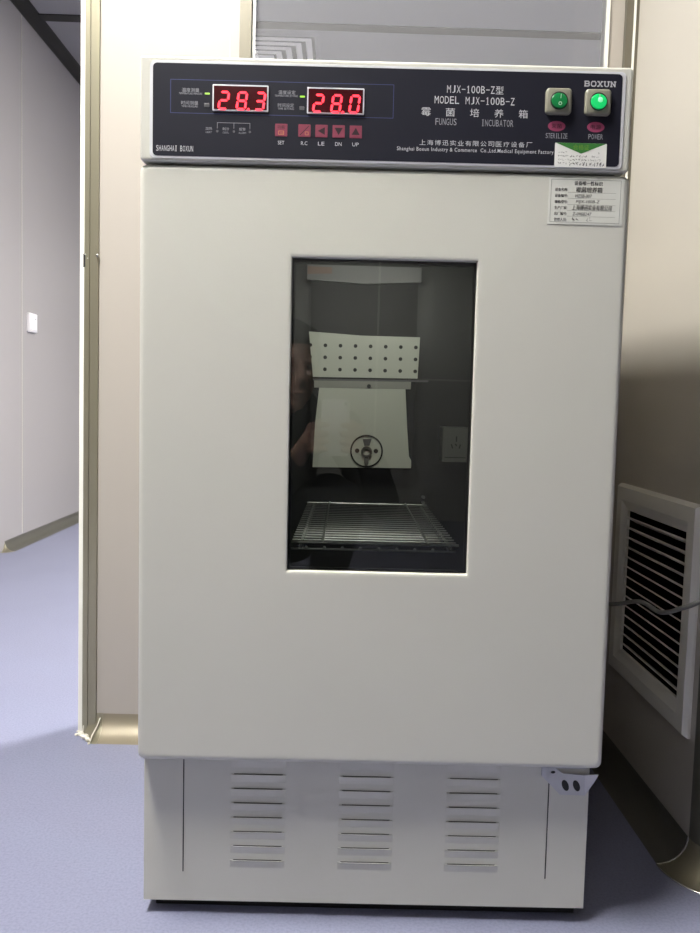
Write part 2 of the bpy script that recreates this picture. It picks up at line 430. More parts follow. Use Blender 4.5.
# ------------------------------------------------------------------ incubator
D = .9976
OB = (.047, 1.27, 0.0)
inc = thing('mould_incubator', 'tall light grey mould incubator with dark window and red-digit control panel standing on the floor', 'incubator', (.0484, 1.27, .0003))
inc.rotation_euler = (0, -.0058, -.0053)
def part(name, bm, m, parent=None, smooth=False, label=None):
    o = link(name, bm, m, parent or inc, OB, smooth)
    if label: o['label'] = label
    return o

BX0, BX1 = -.2432, .3348
CY = D + .031                    # cabinet front plane behind the door
# cabinet shell with the chamber opening
cx0, cx1, cz0, cz1, cyb = -.155, .250, .30, .925, 1.497
bm = B_()
out = rrect(BX0, BX1, .0201, 1.0745, .004, 3)
loft(bm, [[(x, CY, z) for x, z in out], [(x, 1.548, z) for x, z in out]], cap0=False, cap1=True)
inn = [(cx1, cz1), (cx0, cz1), (cx0, cz0), (cx1, cz0)]
# front ring
for q in ((BX0 + .0, cx0, .0201, 1.0745), (cx1, BX1, .0201, 1.0745), (cx0, cx1, .0201, cz0), (cx0, cx1, cz1, 1.0745)):
    quad(bm, (q[0], CY, q[2]), (q[1], CY, q[2]), (q[1], CY, q[3]), (q[0], CY, q[3]))
cabinet = part('cabinet', bm, M['body'], smooth=False)
bm = B_()
loft(bm, [[(x, CY + .001, z) for x, z in inn], [(x, cyb, z) for x, z in inn]], cap0=False, cap1=True)
part('chamber_lining', bm, M['chamber'])
# added glowing strip hidden above the door window, brightens the chamber plates
bm = B_(); box(bm, -.05, .15, 1.036, 1.040, .870, .900)
part('chamber_glow_strip', bm, mat('chamber_added_glow', (.9, .9, .9), .5, emit=(1, 1, .93), estr=34))
# base front: cover seams and pressed louvres
for x in (-.192, .2826):
    bm = B_(); box(bm, x - .0007, x + .0007, CY - .0004, CY + .001, .0598, .226); part('cover_seam', bm, M['seam'])
for (xa, xb) in ((-.1308, -.0595), (.0098, .0808), (.1494, .2200)):
    bm = B_()
    for k in range(8):
        z = .0770 + .0193 * k
        pts = rrect(xa, xb, z - .0105, z, .004, 4)
        loft(bm, [[(x, CY - .0045 * max(0, (zz - (z - .0105)) / .0105) * min(1, (min(x - xa, xb - x) + .0004) / .004), zz) for x, zz in pts]], True, False) if False else None
        # sloping hood: flush at the bottom, standing proud at its top lip
        n = 12; top = []; bot = []; mid = []
        for i in range(n + 1):
            t = i / n; x = xa + (xb - xa) * t
            e = min(1, min(t, 1 - t) / .07); e = e * e * (3 - 2 * e)
            top.append((x, CY - .0002 - .0024 * e, z)); mid.append((x, CY - .0002 - .0012 * e, z - .004)); bot.append((x, CY - .0001, z - .0105))
        lip = [(x, y + .0011, zz) for x, y, zz in top]; back = [(x, CY + .0005, zz) for x, y, zz in top]
        loft(bm, [bot, mid, top, lip, [(x, y, zz - .0012) for x, y, zz in lip]], False, False, closed=False)
    lv = part('vent_louvres', bm, M['body'], smooth=True)
    bm = B_()
    for k in range(8):
        z = .0770 + .0193 * k
        quad(bm, (xa + .004, CY - .0003, z - .0008), (xb - .004, CY - .0003, z - .0008), (xb - .004, CY - .0003, z + .0007), (xa + .004, CY - .0003, z + .0007))
    link('slot', bm, M['slot'], lv, OB)
# recessed black plinth under the cabinet
bm = B_(); box(bm, -.232, .329, 1.050, 1.53, .0, .0203); part('plinth', bm, M['black'])

# control header
HF = D - .003
bm = B_()
f = lambda d, y, r: [(x, y, z) for x, z in rrect(BX0 - .0005 + d, BX1 + .0022 - d, .9570 + d, 1.0775 - d, max(r - d, .0006), 4)]
loft(bm, [f(.0075, HF, .004), f(.0034, HF, .004), f(.0022, HF, .004), f(.0010, HF + .0004, .004), f(.0003, HF + .0012, .004), f(0, HF + .0026, .004), f(0, CY + .006, .006)])
hd = part('control_header', bm, M['body'], smooth=True)
bm = B_(); plate(bm, -.2320, .3285, .9598, 1.0718, HF - .0008, HF + .002, .006, .0005)
cp = part('control_panel', bm, M['border'])
bm = B_(); plate(bm, -.2282, .3242, .9626, 1.0690, HF - .0012, HF, .005, .0002)
def sub(name, bm, m, smooth=False, label=None):
    o = link(name, bm, m, cp, OB, smooth)
    if label: o['label'] = label
    return o
sub('face_sheet', bm, M['panel'], label='dark navy printed face sheet')
PF = HF - .00125                 # print plane
bm = B_()
for a in (((-.2072, 1.0502), (.0551, 1.0502), (.0551, 1.0121), (-.2072, 1.0121), (-.2072, 1.0502)),): stroke(bm, a, .0007, PF)
sub('blue_outline', bm, M['blue'])

SEG = {'a': ((0, 1), (1, 1)), 'b': ((1, 1), (1, .5)), 'c': ((1, .5), (1, 0)), 'd': ((0, 0), (1, 0)), 'e': ((0, 0), (0, .5)), 'f': ((0, .5), (0, 1)), 'g': ((0, .5), (1, .5))}
DIG = {'2': 'abged', '8': 'abcdefg', '3': 'abgcd', '0': 'abcdef'}
def display(x0, x1, z0, z1, s, dots, label):
    bm = B_(); plate(bm, x0, x1, z0, z1, HF - .0030, HF - .001, .0012, .0004)
    fr = part('digit_display', bm, M['border'], label=label)
    bm = B_(); plate(bm, x0 + .0016, x1 - .0016, z0 + .0016, z1 - .0016, HF - .0032, HF - .002, .0004, .0001)
    link('screen', bm, M['screen'], fr, OB)
    w, h = .0098, .0190
    y = HF - .00335
    for k, ch in enumerate(s):
        ox = x0 + .0072 + .0213 * k; oz = z0 + .0022; sh = .0026
        bm = B_()
        for c in DIG[ch]:
            (ax, az), (bx, bz) = SEG[c]
            pa = Vector((ox + ax * w + sh * az, oz + az * h)); pb = Vector((ox + bx * w + sh * bz, oz + bz * h))
            d = (pb - pa).normalized(); g = .0006; t = .00125
            pa += d * g; pb -= d * g; nn = Vector((-d.y, d.x)) * t
            e = d * t
            pts = [pa, pa + e + nn, pb - e + nn, pb, pb - e - nn, pa + e - nn]
            poly(bm, [(p.x, p.y) for p in pts], y - .0001, y + .0002)
        link('lit_digit', bm, M['seg'], fr, OB)
        if k == 1:
            bm = B_(); disc(bm, ox + w + .0040, oz - .0001, y - .0001, y + .0002, .0015, 10); link('decimal_point', bm, M['seg'], fr, OB)
display(-.1578, -.0920, 1.0152, 1.0452, '283', 1, 'left red digital readout 28.3')
display(-.0466, .0207, 1.0146, 1.0446, '280', 1, 'right red digital readout 28.0')
# status lamps and their captions
for i, (x, z, on) in enumerate(((-.1641, 1.0348, 1), (-.1646, 1.0216, 0), (-.0522, 1.0341, 1), (-.0526, 1.0209, 0))):
    bm = B_(); plate(bm, x - .0030, x + .0030, z - (.0010 if on else .0022), z + (.0010 if on else .0022), HF - .0018, HF - .001, .0009, .0003)
    sub('indicator_lamp', bm, M['led'] if on else M['ledoff'], label='lit yellow-green indicator' if on else None)
def caption(items, m='letter', name='caption'):
    bm = B_()
    for it in items:
        s, x, z, w, h = it[:5]; kw = it[5] if len(it) > 5 else {}
        text_bm(bm, s, x, z, PF, w, h, **kw)
    return sub(name, bm, M[m])
caption([('温度测量', -.1838, 1.0385, .0205, .0046), ('TEMPERATURE MEASURE', -.1838, 1.0345, .0275, .0022)], 'lettergrey', 'temperature_measure_caption')
caption([('时间测量', -.1848, 1.0238, .0200, .0046), ('TIME MEASURE', -.1848, 1.0198, .0190, .0022)], 'lettergrey', 'time_measure_caption')
caption([('温度设定', -.0705, 1.0385, .0200, .0046), ('TEMPERATURE SETTING', -.0712, 1.0345, .0270, .0022)], 'lettergrey', 'temperature_setting_caption')
caption([('时间设定', -.0715, 1.0238, .0190, .0046), ('TIME SETTING', -.0715, 1.0198, .0190, .0022)], 'lettergrey', 'time_setting_caption')
caption([('加热', -.1619, .9950, .0078, .0036), ('HEAT', -.1619, .9908, .0072, .0022), ('制冷', -.1419, .9950, .0078, .0036), ('COOL', -.1419, .9908, .0072, .0022),
         ('报警', -.1225, .9950, .0078, .0036), ('ALARM', -.1225, .9908, .0088, .0022)], 'lettergrey', 'status_captions')
bm = B_()
stroke(bm, [(-.1520, .9955), (-.1520, 1.0020), (-.1135, 1.0020), (-.1135, .9955)], .0005, PF); stroke(bm, [(-.1324, 1.0020), (-.1324, .9955)], .0005, PF)
sub('status_bracket_line', bm, M['lettergrey'])
for x in (-.1520, -.1324, -.1135):
    bm = B_(); disc(bm, x, .9922, HF - .0018, HF - .001, .0014, 12); sub('status_lamp', bm, M['ledoff'])
# keys
KZ = .9952
for nm, x, cap in (('set_key', -.0765, 'SET'), ('record_key', -.0491, 'R.C'), ('left_key', -.0290, 'LE'), ('down_key', -.0087, 'DN'), ('up_key', .0115, 'UP')):
    bm = B_(); plate(bm, x - .0072, x + .0072, KZ - .0072, KZ + .0072, HF - .0018, HF - .001, .0006, .0003)
    k = part(nm, bm, M['magenta'], label='dull magenta square key marked ' + cap)
    bm = B_(); y = HF - .0019
    tri = {'left_key': [(-.0042, 0), (.004, -.0044), (.004, .0044)], 'down_key': [(0, -.0042), (.0048, .004), (-.0048, .004)], 'up_key': [(0, .0046), (-.0048, -.0036), (.0048, -.0036)]}
    if nm in tri: bm.faces.new([bm.verts.new((x + a, y, KZ + b)) for a, b in tri[nm]])
    elif nm == 'record_key': stroke(bm, [(x - .005, KZ - .005), (x + .005, KZ + .005)], .0007, y)
    else: text_bm(bm, '功能', x, KZ + .0035, y, .009, .0042)
    link('key_mark', bm, M['keymark'], k, OB)
    if nm in ('set_key', 'record_key'):
        bm = B_()
        if nm == 'set_key': stroke(bm, [(x - .003, KZ - .0052), (x + .003, KZ - .0052), (x + .003, KZ - .0012), (x - .003, KZ - .0012), (x - .003, KZ - .0052)], .0007, y); stroke(bm, [(x - .001, KZ - .0035), (x + .003, KZ - .0035)], .0007, y)
        else: stroke(bm, [(x + .001, KZ - .005), (x + .0045, KZ - .005), (x + .0045, KZ - .0015), (x + .001, KZ - .0015), (x + .001, KZ - .005)], .0006, y)
        link('key_print', bm, M['keygold'], k, OB)
    bm = B_(); text_bm(bm, cap, x, .9808, PF, .0076, .0042); sub('key_caption', bm, M['letter'])
# printed titles
def mono(bm, s, x0, x1, z, h, bold=0.0):
    """even-pitch narrow lettering, one cell per character"""
    n = len(s); p = (x1 - x0) / n
    for i, ch in enumerate(s):
        if ch == ' ': continue
        c = x0 + p * (i + .5)
        if ch == '-': stroke(bm, [(c - p * .33, z), (c + p * .33, z)], h * .11, PF); continue
        narrow = ch in 'I1'
        if narrow: stroke(bm, [(c, z - h * .47), (c, z + h * .47)], h * .12, PF)
        else: text_bm(bm, ch, c, z, PF, p * (.62 if ch == 'J' else .80), h, bold=bold)
        if ch == '1': stroke(bm, [(c, z + h * .44), (c - p * .2, z + h * .3)], h * .10, PF)
        if narrow:
            stroke(bm, [(c - p * .22, z - h * .46), (c + p * .22, z - h * .46)], h * .08, PF)
            if ch == 'I': stroke(bm, [(c - p * .22, z + h * .46), (c + p * .22, z + h * .46)], h * .08, PF)
bm = B_(); mono(bm, 'MJX-100B-Z', .1172, .1745, 1.0471, .0085); text_bm(bm, '型', .1798, 1.0471, PF, .0092, .0092); sub('model_lettering', bm, M['letter'])
bm = B_(); mono(bm, 'MODEL', .1030, .1330, 1.0346, .0085); mono(bm, 'MJX-100B-Z', .1395, .1985, 1.0344, .0085); sub('model_lettering', bm, M['letter'])
bm = B_()
for i, ch in enumerate('霉菌培养箱'): text_bm(bm, ch, .0938 + .0287 * i, 1.0206, PF, .0108, .0096)
sub('title_lettering', bm, M['letter'])
bm = B_(); mono(bm, 'FUNGUS', .1048, .1306, 1.0096, .0076); sub('title_lettering', bm, M['lettergrey'])
bm = B_(); mono(bm, 'INCUBATOR', .1592, .1978, 1.0094, .0076); sub('title_lettering', bm, M['lettergrey'])
bm = B_()
for i, ch in enumerate('上海博迅实业有限公司医疗设备厂'): text_bm(bm, ch, .0908 + .00902 * i, .9853, PF, .0072, .0060)
sub('maker_lettering', bm, M['letter'])
bm = B_(); text_bm(bm, 'Shanghai Boxun Industry & Commerce  Co.,Ltd.Medical Equipment Factory', .1535, .9770, PF, .1855, .0058, bold=.006, spacing=1.15); sub('maker_lettering', bm, M['letter'])
bm = B_(); mono(bm, 'SHANGHAI BOXUN', -.2242, -.1800, .9712, .0066); sub('brand_lettering', bm, M['letter'])
# slab-serif maker name at the upper right
bm = B_(); GL = {
 'B': [[(.1, 0), (.1, 1)], [(0, 0), (.75, 0), (.95, .12), (.95, .4), (.75, .52), (.1, .52)], [(0, 1), (.72, 1), (.9, .88), (.9, .64), (.72, .52)]],
 'O': [[(.25, 0), (.75, 0), (.97, .25), (.97, .75), (.75, 1), (.25, 1), (.03, .75), (.03, .25), (.25, 0)]],
 'X': [[(.1, 0), (.9, 1)], [(.1, 1), (.9, 0)], [(-.05, 0), (.3, 0)], [(.7, 0), (1.05, 0)], [(-.05, 1), (.3, 1)], [(.7, 1), (1.05, 1)]],
 'U': [[(.12, 1), (.12, .2), (.3, 0), (.7, 0), (.88, .2), (.88, 1)], [(-.05, 1), (.3, 1)], [(.7, 1), (1.05, 1)]],
 'N': [[(.12, 0), (.12, 1), (.88, 0), (.88, 1)], [(-.05, 0), (.3, 0)], [(-.05, 1), (.12, 1)], [(.7, 1), (1.05, 1)]]}
for i, ch in enumerate('BOXUN'):
    for s in GL[ch]: stroke(bm, [(.2796 + .0077 * i + .0056 * a, 1.0545 + .0054 * b) for a, b in s], .0013, PF)
sub('brand_lettering', bm, M['letter'])
# rocker switches
for nm, cx, lit, cap, zh, cw in (('sterilize_switch', .2492, 0, 'STERILIZE', '灭菌', .0262), ('power_switch', .2955, 1, 'POWER', '电源', .0178)):
    cz = 1.0352
    bm = B_()
    f = lambda d, y: [(x, y, z) for x, z in rrect(cx - .0152 + d, cx + .0152 - d, cz - .0150 + d, cz + .0150 - d, .0045, 5)]
    loft(bm, [f(.0022, HF - .0062), f(.0008, HF - .0056), f(0, HF - .0042), f(0, HF - .001)])
    b = part(nm, bm, M['bezel'], smooth=True, label='beige rocker switch marked ' + cap + (', lit bright green' if lit else ', dark green'))
    bm = B_(); disc(bm, cx, cz, HF - .0066, HF - .006, .0104, 28); link('rim', bm, M['black'], b, OB)
    bm = B_(); n = 28
    f = lambda r, k: [(cx + r * math.cos(2 * PI * i / n), HF - .0072 - k + (.0018 * math.sin(2 * PI * i / n) * r / .0094), cz + r * math.sin(2 * PI * i / n)) for i in range(n)]
    loft(bm, [f(.0094, -.0012), f(.0094, .0004), f(.0088, .0011), f(.006, .0014), f(.002, .0015)])
    link('rocker', bm, M['greenon'] if lit else M['greenoff'], b, OB, True)
    bm = B_()
    if lit:
        bmesh.ops.create_uvsphere(bm, u_segments=12, v_segments=8, radius=1, matrix=Matrix.Translation((cx + .0014, HF - .0087, cz + .0012)) @ Matrix.Diagonal((.0030, .0008, .0032, 1)))
        link('bulb', bm, M['greenhot'], b, OB, True)
        bm = B_(); stroke(bm, [(cx + .0005, cz + .0045), (cx + .0005, cz + .0075)], .0009, HF - .0085); link('mark', bm, M['rockmark'], b, OB)
    else:
        stroke(bm, [(cx + .0012, cz + .0022), (cx + .0016, cz + .0066)], .0009, HF - .0086)
        ring(bm, cx + .0005, cz - .0042, HF - .0100, HF - .0094, .0013, .0021, 16)
        link('mark', bm, M['rockmark'], b, OB)
    bm = B_(); n = 28; c = [(cx - .0006 + .0103 * math.cos(2 * PI * i / n), 1.0077 + .0060 * math.sin(2 * PI * i / n)) for i in range(n)]
    bm.faces.new([bm.verts.new((x, PF, z)) for x, z in c]); ov = sub('oval_badge', bm, M['oval'])
    bm = B_(); text_bm(bm, zh, cx - .0006, 1.0077, PF - .0002, .0125, .0052); sub('badge_lettering', bm, M['keymark'])
    bm = B_(); mono(bm, cap, cx - cw / 2 - .0002, cx + cw / 2 - .0002, .9966, .0058); sub('switch_caption', bm, M['lettergrey'])
# certificate sticker on the panel
SF = HF - .0016
bm = B_(); pts = rrect(.2476, .3090, .9606, .9888, .0012, 3); poly(bm, pts, SF, HF - .0011)
st = part('certificate_sticker', bm, M['paper'], label='small white sticker with a green triangle')
def sp(name, bm, m, par): return link(name, bm, m, par, OB)
y = SF - .00015
bm = B_(); bm.faces.new([bm.verts.new(p) for p in ((.2484, y, .9887), (.2787, y, .9766), (.3086, y, .9887))]); sp('green_triangle', bm, M['green'], st)
bm = B_(); text_bm(bm, '合格证', .2785, .9840, y - .0001, .0190, .0060); sp('certificate_lettering', bm, M['yellowgreen'], st)
bm = B_()
for r, (z, a, b, n) in enumerate(((.9778, .2515, .2625, 4), (.9778, .2990, .3025, 1), (.9736, .2512, .2640, 5), (.9736, .2905, .3000, 4), (.9694, .2512, .2645, 5), (.9694, .2870, .3030, 6), (.9652, .2512, .2625, 4))):
    scribble(bm, a, b, z, .0022, y, .0004, n)
for z in (.9736, .9694): scribble(bm, .2650, .2860, z, .0024, y, .0006, 6)
sp('printed_rows', bm, M['inkgrey'], st)
bm = B_(); scribble(bm, .2645, .3080, .9646, .0046, y, .0006, 11); sp('handwriting', bm, M['ink'], st)

# door with window opening
bm = B_()
DX0, DX1, DZ0, DZ1 = -.2452, .3412, .2222, .9545
wx0, wx1, wz0, wz1 = -.0612, .1618, .4674, .8490
def lo(d, y, r): return [(x, y, z) for x, z in rrect(DX0 + d, DX1 - d, DZ0 + d, DZ1 - d, r, 8)]
def li(d, y): return [(x, y, z) for x, z in rrect(wx0 - d, wx1 + d, wz0 - d, wz1 + d, .0012, 8)]
R = .008
loops = [lo(.001, CY - .0018, .008), lo(0, CY - .003, .008)]
for i in range(9):
    a = PI / 2 * i / 8
    loops.append(lo(R * .9 * (1 - math.cos(a)), D + R - R * math.sin(a), .0085))
loops += [lo(R * .9 + .003, D, .0085), li(.005, D), li(.0012, D), li(.0004, D + .0004), li(0, D + .0012), li(0, D + .010)]
loft(bm, loops, cap0=False, cap1=False)
door = part('door', bm, M['body'], smooth=True)
bm = B_(); f4 = lambda d, y: [(x, y, z) for x, z in rrect(wx0 + d, wx1 - d, wz0 + d, wz1 - d, .001, 3)]
loft(bm, [f4(-.0005, D + .0095), f4(.0035, D + .0095), f4(.0035, D + .012), f4(-.0005, D + .012), f4(-.0005, D + .0095)], False, False)
link('window_gasket', bm, M['gasket'], door, OB)
bm = B_(); loft(bm, [f4(.0, D + .012), f4(.0, CY - .0015)], False, False); link('window_reveal', bm, M['gasket'], door, OB)
bm = B_(); quad(bm, (wx0 - .0003, D + .0080, wz0 - .0003), (wx1 + .0003, D + .0080, wz0 - .0003), (wx1 + .0003, D + .0080, wz1 + .0003), (wx0 - .0003, D + .0080, wz1 + .0003))
link('window_glass', bm, M['glass'], door, OB)
# white identification label on the door
LY = D - .0006
lx0, lx1, lz0, lz1 = .2432, .3336, .8955, .9495
bm = B_(); poly(bm, [(lx0, lz0), (lx1 - .0015, lz0 - .0006), (lx1, lz1), (lx0 + .0004, lz1)], LY, D - .0001)
lab = link('identity_label', bm, M['paper2'], door, OB); lab['label'] = 'white printed form label with handwriting'
y = LY - .00015
bm = B_(); stroke(bm, [(lx0 + .0028, lz0 + .0024), (lx1 - .0048, lz0 + .0018), (lx1 - .0042, lz1 - .0022), (lx0 + .0030, lz1 - .0020), (lx0 + .0028, lz0 + .0024)], .0004, y)
rows = [.9362, .9292, .9220, .9150, .9082, .9012]
for z in rows: stroke(bm, [(lx0 + .023, z - .0035), (lx1 - .010, z - .0037)], .00025, y)
sp('form_lines', bm, M['inkgrey'], lab)
bm = B_(); text_bm(bm, '设备唯一性标识', .2902, .9434, y, .0335, .0050, twice=.0003)
for z, s in zip(rows, ('设备名称:', '设备编号:', '规格/型号:', '生产厂家:', '出厂编号:', '管理人员:')): text_bm(bm, s, .2508, z - .0005, y, .0150, .0038, align='l', twice=.0002)
sp('printed_text', bm, M['ink'], lab)
bm = B_()
text_bm(bm, '霉菌培养箱', .2915, .9360, y - .0001, .0320, .0062, shear=.15, twice=.0003)
text_bm(bm, 'HZSB-007', .2850, .9286, y - .0001, .0200, .0038, shear=.2)
text_bm(bm, 'MJX-100B-Z', .2905, .9216, y - .0001, .0285, .0045, shear=.2)
text_bm(bm, '上海博迅实业有限公司', .2955, .9150, y - .0001, .0480, .0062, shear=.15, twice=.00012)
text_bm(bm, 'Z-0958247', .2840, .9076, y - .0001, .0230, .0038, shear=.2)
scribble(bm, .2715, .2805, .9014, .0052, y - .0001, .0005, 2); scribble(bm, .2890, .2960, .9014, .0052, y - .0001, .0004, 2)
sp('handwriting', bm, M['ink'], lab)

# inside the chamber: air duct with its plates
CB = 1.4476
def cpart(name, bm, m, smooth=False): return part(name, bm, m, smooth=smooth)
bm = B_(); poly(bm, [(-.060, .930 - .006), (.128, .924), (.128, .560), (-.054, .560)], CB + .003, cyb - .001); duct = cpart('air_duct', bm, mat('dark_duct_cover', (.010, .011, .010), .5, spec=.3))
def dpart(name, bm, m, smooth=False): return link(name, bm, m, duct, OB, smooth)
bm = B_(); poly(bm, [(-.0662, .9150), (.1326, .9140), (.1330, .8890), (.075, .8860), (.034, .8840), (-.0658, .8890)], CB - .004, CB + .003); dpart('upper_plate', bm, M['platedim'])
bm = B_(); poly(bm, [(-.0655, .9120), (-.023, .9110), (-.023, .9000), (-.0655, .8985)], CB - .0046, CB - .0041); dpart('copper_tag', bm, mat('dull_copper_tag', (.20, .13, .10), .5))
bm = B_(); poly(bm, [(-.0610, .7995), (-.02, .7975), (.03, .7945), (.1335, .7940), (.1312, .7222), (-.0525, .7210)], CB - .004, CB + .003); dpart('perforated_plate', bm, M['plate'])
perf = bpy.data.objects[[o.name for o in bpy.data.objects if o.name.startswith('perforated_plate')][0]]
for r in range(3):
    for k in range(8):
        bm = B_(); disc(bm, -.0582 + .0264 * k, .7762 - .0208 * r, CB - .0047, CB - .0038, .0033, 12); link('perforation', bm, M['hole'], perf, OB)
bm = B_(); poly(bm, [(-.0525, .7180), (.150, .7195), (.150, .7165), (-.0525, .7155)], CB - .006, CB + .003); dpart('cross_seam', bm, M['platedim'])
bm = B_(); poly(bm, [(-.0505, .7148), (.1200, .7160), (.1195, .7032), (-.0500, .7024)], CB - .005, CB + .003); dpart('strip', bm, mat('steel_strip', (.36, .36, .32), .4))
bm = B_(); disc(bm, .0460, .7068, CB - .0085, CB - .004, .0034, 14); dpart('screw', bm, M['hole'])
bm = B_(); poly(bm, [(-.0412, .7022), (.1105, .7030), (.1150, .640), (.1200, .585), (.1242, .5780), (.1242, .5640), (-.0500, .5620), (-.047, .640)], CB - .004, CB + .003); dpart('lower_plate', bm, M['plate'])
bm = B_(); ring(bm, .0447, .5925, CB - .0065, CB - .003, .0262, .0290, 40); fp = dpart('fan_port_ring', bm, M['hole'])
for x in (.0282, .0612):
    bm = B_(); disc(bm, x, .5930, CB - .0058, CB - .0035, .0040, 14); link('port_hole', bm, M['hole'], fp, OB)
bm = B_(); ring(bm, .0447, .5915, CB - .012, CB - .0035, .006, .0098, 24); disc(bm, .0447, .5755, CB - .011, CB - .0035, .0038, 14, .0095)
link('fan_hub', bm, mat('dim_steel_hub', (.18, .18, .16), .35, metal=.4), fp, OB, True)
bm = B_(); poly(bm, [(.0375, .6140), (.0535, .6150), (.0495, .6020), (.0405, .6020)], CB - .0055, CB - .0035); link('fan_blade', bm, M['platedim'], fp, OB)
# socket on the rear wall
bm = B_(); plate(bm, .1785, .2255, .5765, .6380, CB - .004, cyb - .001, .002, .002); so = cpart('power_socket', bm, M['socket'])
bm = B_(); y = CB - .0043
for (a, b, c, d) in ((.2032, .6215, .2030, .6135), (.1945, .6075, .1965, .6015), (.2100, .6075, .2085, .6015), (.2015, .6085, .2035, .6060)): stroke(bm, [(a, b), (c, d)], .0022, y)
link('pin_holes', bm, M['gasket'], so, OB)
bm = B_(); box(bm, .183, .2205, y - .0002, y + .0005, .584, .5855); link('edge_line', bm, M['gasket'], so, OB)
# rails carrying the shelf
for x in (-.048, .148):
    bm = B_(); box(bm, x - .0025, x + .0025, 1.052, cyb - .0005, .4835, .4885)
    part('shelf_rail', bm, M['chamber'])
bm = B_(); disc(bm, .152, .508, cyb - .012, cyb - .0005, .003, 10); disc(bm, .152, .498, cyb - .012, cyb - .0005, .003, 10); part('rail_clip', bm, M['chrome'])

# hinge bracket below the door
bm = B_(); bf = CY - .005
pl = [(.2712, .2250), (.2712, .2015), (.2962, .1765), (.3285, .1760), (.3270, .2030), (.2985, .2050)]
poly(bm, pl, bf, bf + .0025)
loft(bm, [[(.3285, bf, .1760), (.3375, bf - .006, .1960), (.3425, bf - .009, .2085), (.3270, bf, .2030)], [(.3285, bf + .0025, .1760), (.3375, bf - .0035, .1960), (.3425, bf - .0065, .2085), (.3270, bf + .0025, .2030)]])
box(bm, .2720, .3310, bf, CY + .0005, .2115, .2140)
box(bm, .2720, .2740, bf, CY + .0005, .205, .2130)
brk = part('hinge_bracket', bm, M['bracket'], label='white zinc hinge bracket with oval slots')
bm = B_()
for (hx, hz, rx, rz, tilt) in ((.3025, .1892, .0046, .0076, .5), (.3170, .1890, .0046, .0076, .5), (.2860, .2065, .0030, .0018, -.3)):
    c = []
    for i in range(20):
        a = 2 * PI * i / 20; px, pz = rx * math.cos(a), rz * math.sin(a)
        c.append((hx + px * math.cos(tilt * .6) + pz * -math.sin(tilt * .6) * -0 - pz * math.sin(tilt * .5), hz + pz * math.cos(tilt * .5) + px * math.sin(tilt * .3) * 0))
    poly(bm, c, bf - .0003, bf + .001)
link('slot', bm, M['gasket'], brk, OB)

# ------------------------------------------------------------------ wire shelf (lifts out of the chamber)
rt = Matrix.Translation(inc.location) @ inc.rotation_euler.to_matrix().to_4x4()
sh = thing('wire_shelf', 'chromed wire shelf lying inside the incubator behind its dark window', 'shelf', tuple(rt @ (Vector((.05, 1.27, .4885)) - Vector(OB))))
sh.rotation_euler = inc.rotation_euler
SO = (.05, 1.27, .4885); zt = .4930
def spart(name, bm, m=M['chrome']): return link(name, bm, m, sh, SO, True)
xa, xb = -.060, .158
bm = B_()
for i in range(21):
    yy = 1.060 + (1.485 - 1.060) * i / 20
    tube(bm, [(xa, yy, zt), (xb, yy, zt)], .0010, 6)
spart('cross_wires', bm)
bm = B_(); tube(bm, [(xa, 1.052, zt + .0015), (xb, 1.052, zt + .0015)], .0018, 8); tube(bm, [(xa, 1.052, zt - .0068), (xb - .004, 1.052, zt - .0068)], .0013, 8)
spart('front_rail', bm)
bm = B_(); tube(bm, [(xa, 1.488, zt), (xb, 1.488, zt)], .0018, 8); spart('rear_rail', bm)
bm = B_()
for i in range(8): bmesh.ops.create_uvsphere(bm, u_segments=8, v_segments=6, radius=.0022, matrix=Matrix.Translation((-.040 + .0235 * i, 1.0515, zt - .0050)))
spart('weld_beads', bm)
for x in (-.019, .119):
    bm = B_(); tube(bm, [(x, 1.052, zt + .0022), (x, 1.488, zt + .0022)], .0014, 8); spart('long_rod', bm)
bm = B_()
for x in (-.048, .148): tube(bm, [(x, 1.052, zt - .0028), (x, 1.488, zt - .0028)], .0017, 8)
spart('runner', bm)

# ------------------------------------------------------------------ power cable
def smooth_path(pts, n=10):
    pts = [Vector(p) for p in pts]; out = []
    P = [pts[0]] + pts + [pts[-1]]
    for i in range(1, len(P) - 2):
        for k in range(n):
            t = k / n; a, b, c, d = P[i - 1:i + 3]
            out.append(.5 * ((2 * b) + (c - a) * t + (2 * a - 5 * b + 4 * c - d) * t * t + (3 * b - a - 3 * c + d) * t ** 3))
    return out + [pts[-1]]
cab = thing('power_cable', 'light grey power cable crossing in front of the wall grille beside the incubator', 'cable', (.28, 1.5555, .33))
CO = (.28, 1.5555, .33)
bm = B_(); tube(bm, smooth_path([(.28, 1.560, .33), (.34, 1.572, .322), (.42, 1.50, .322), (.455, 1.34, .355), (.465, 1.235, .385), (.470, 1.165, .3865), (.475, 1.095, .412), (.485, 1.035, .438), (.53, 1.0, .44), (.62, 1.03, .40), (.70, 1.08, .36)]), .0034, 10)
link('cord', bm, M['cord'], cab, CO, True)
bm = B_(); box(bm, .678, .722, 1.078, CF - .0085, .335, .385); bmesh.ops.bevel(bm, geom=bm.edges[:], offset=.006, segments=2, affect='EDGES'); link('plug', bm, M['cord'], cab, CO)
so2 = thing('wall_socket', 'white wall socket on the front of the right column holding the grey plug', 'socket', (.70, CF, .36))
bm = B_(); box(bm, -.043, .043, -.008, 0, -.043, .043); bmesh.ops.bevel(bm, geom=bm.edges[:], offset=.002, segments=2, affect='EDGES'); link('plate', bm, M['whiteplastic'], so2)

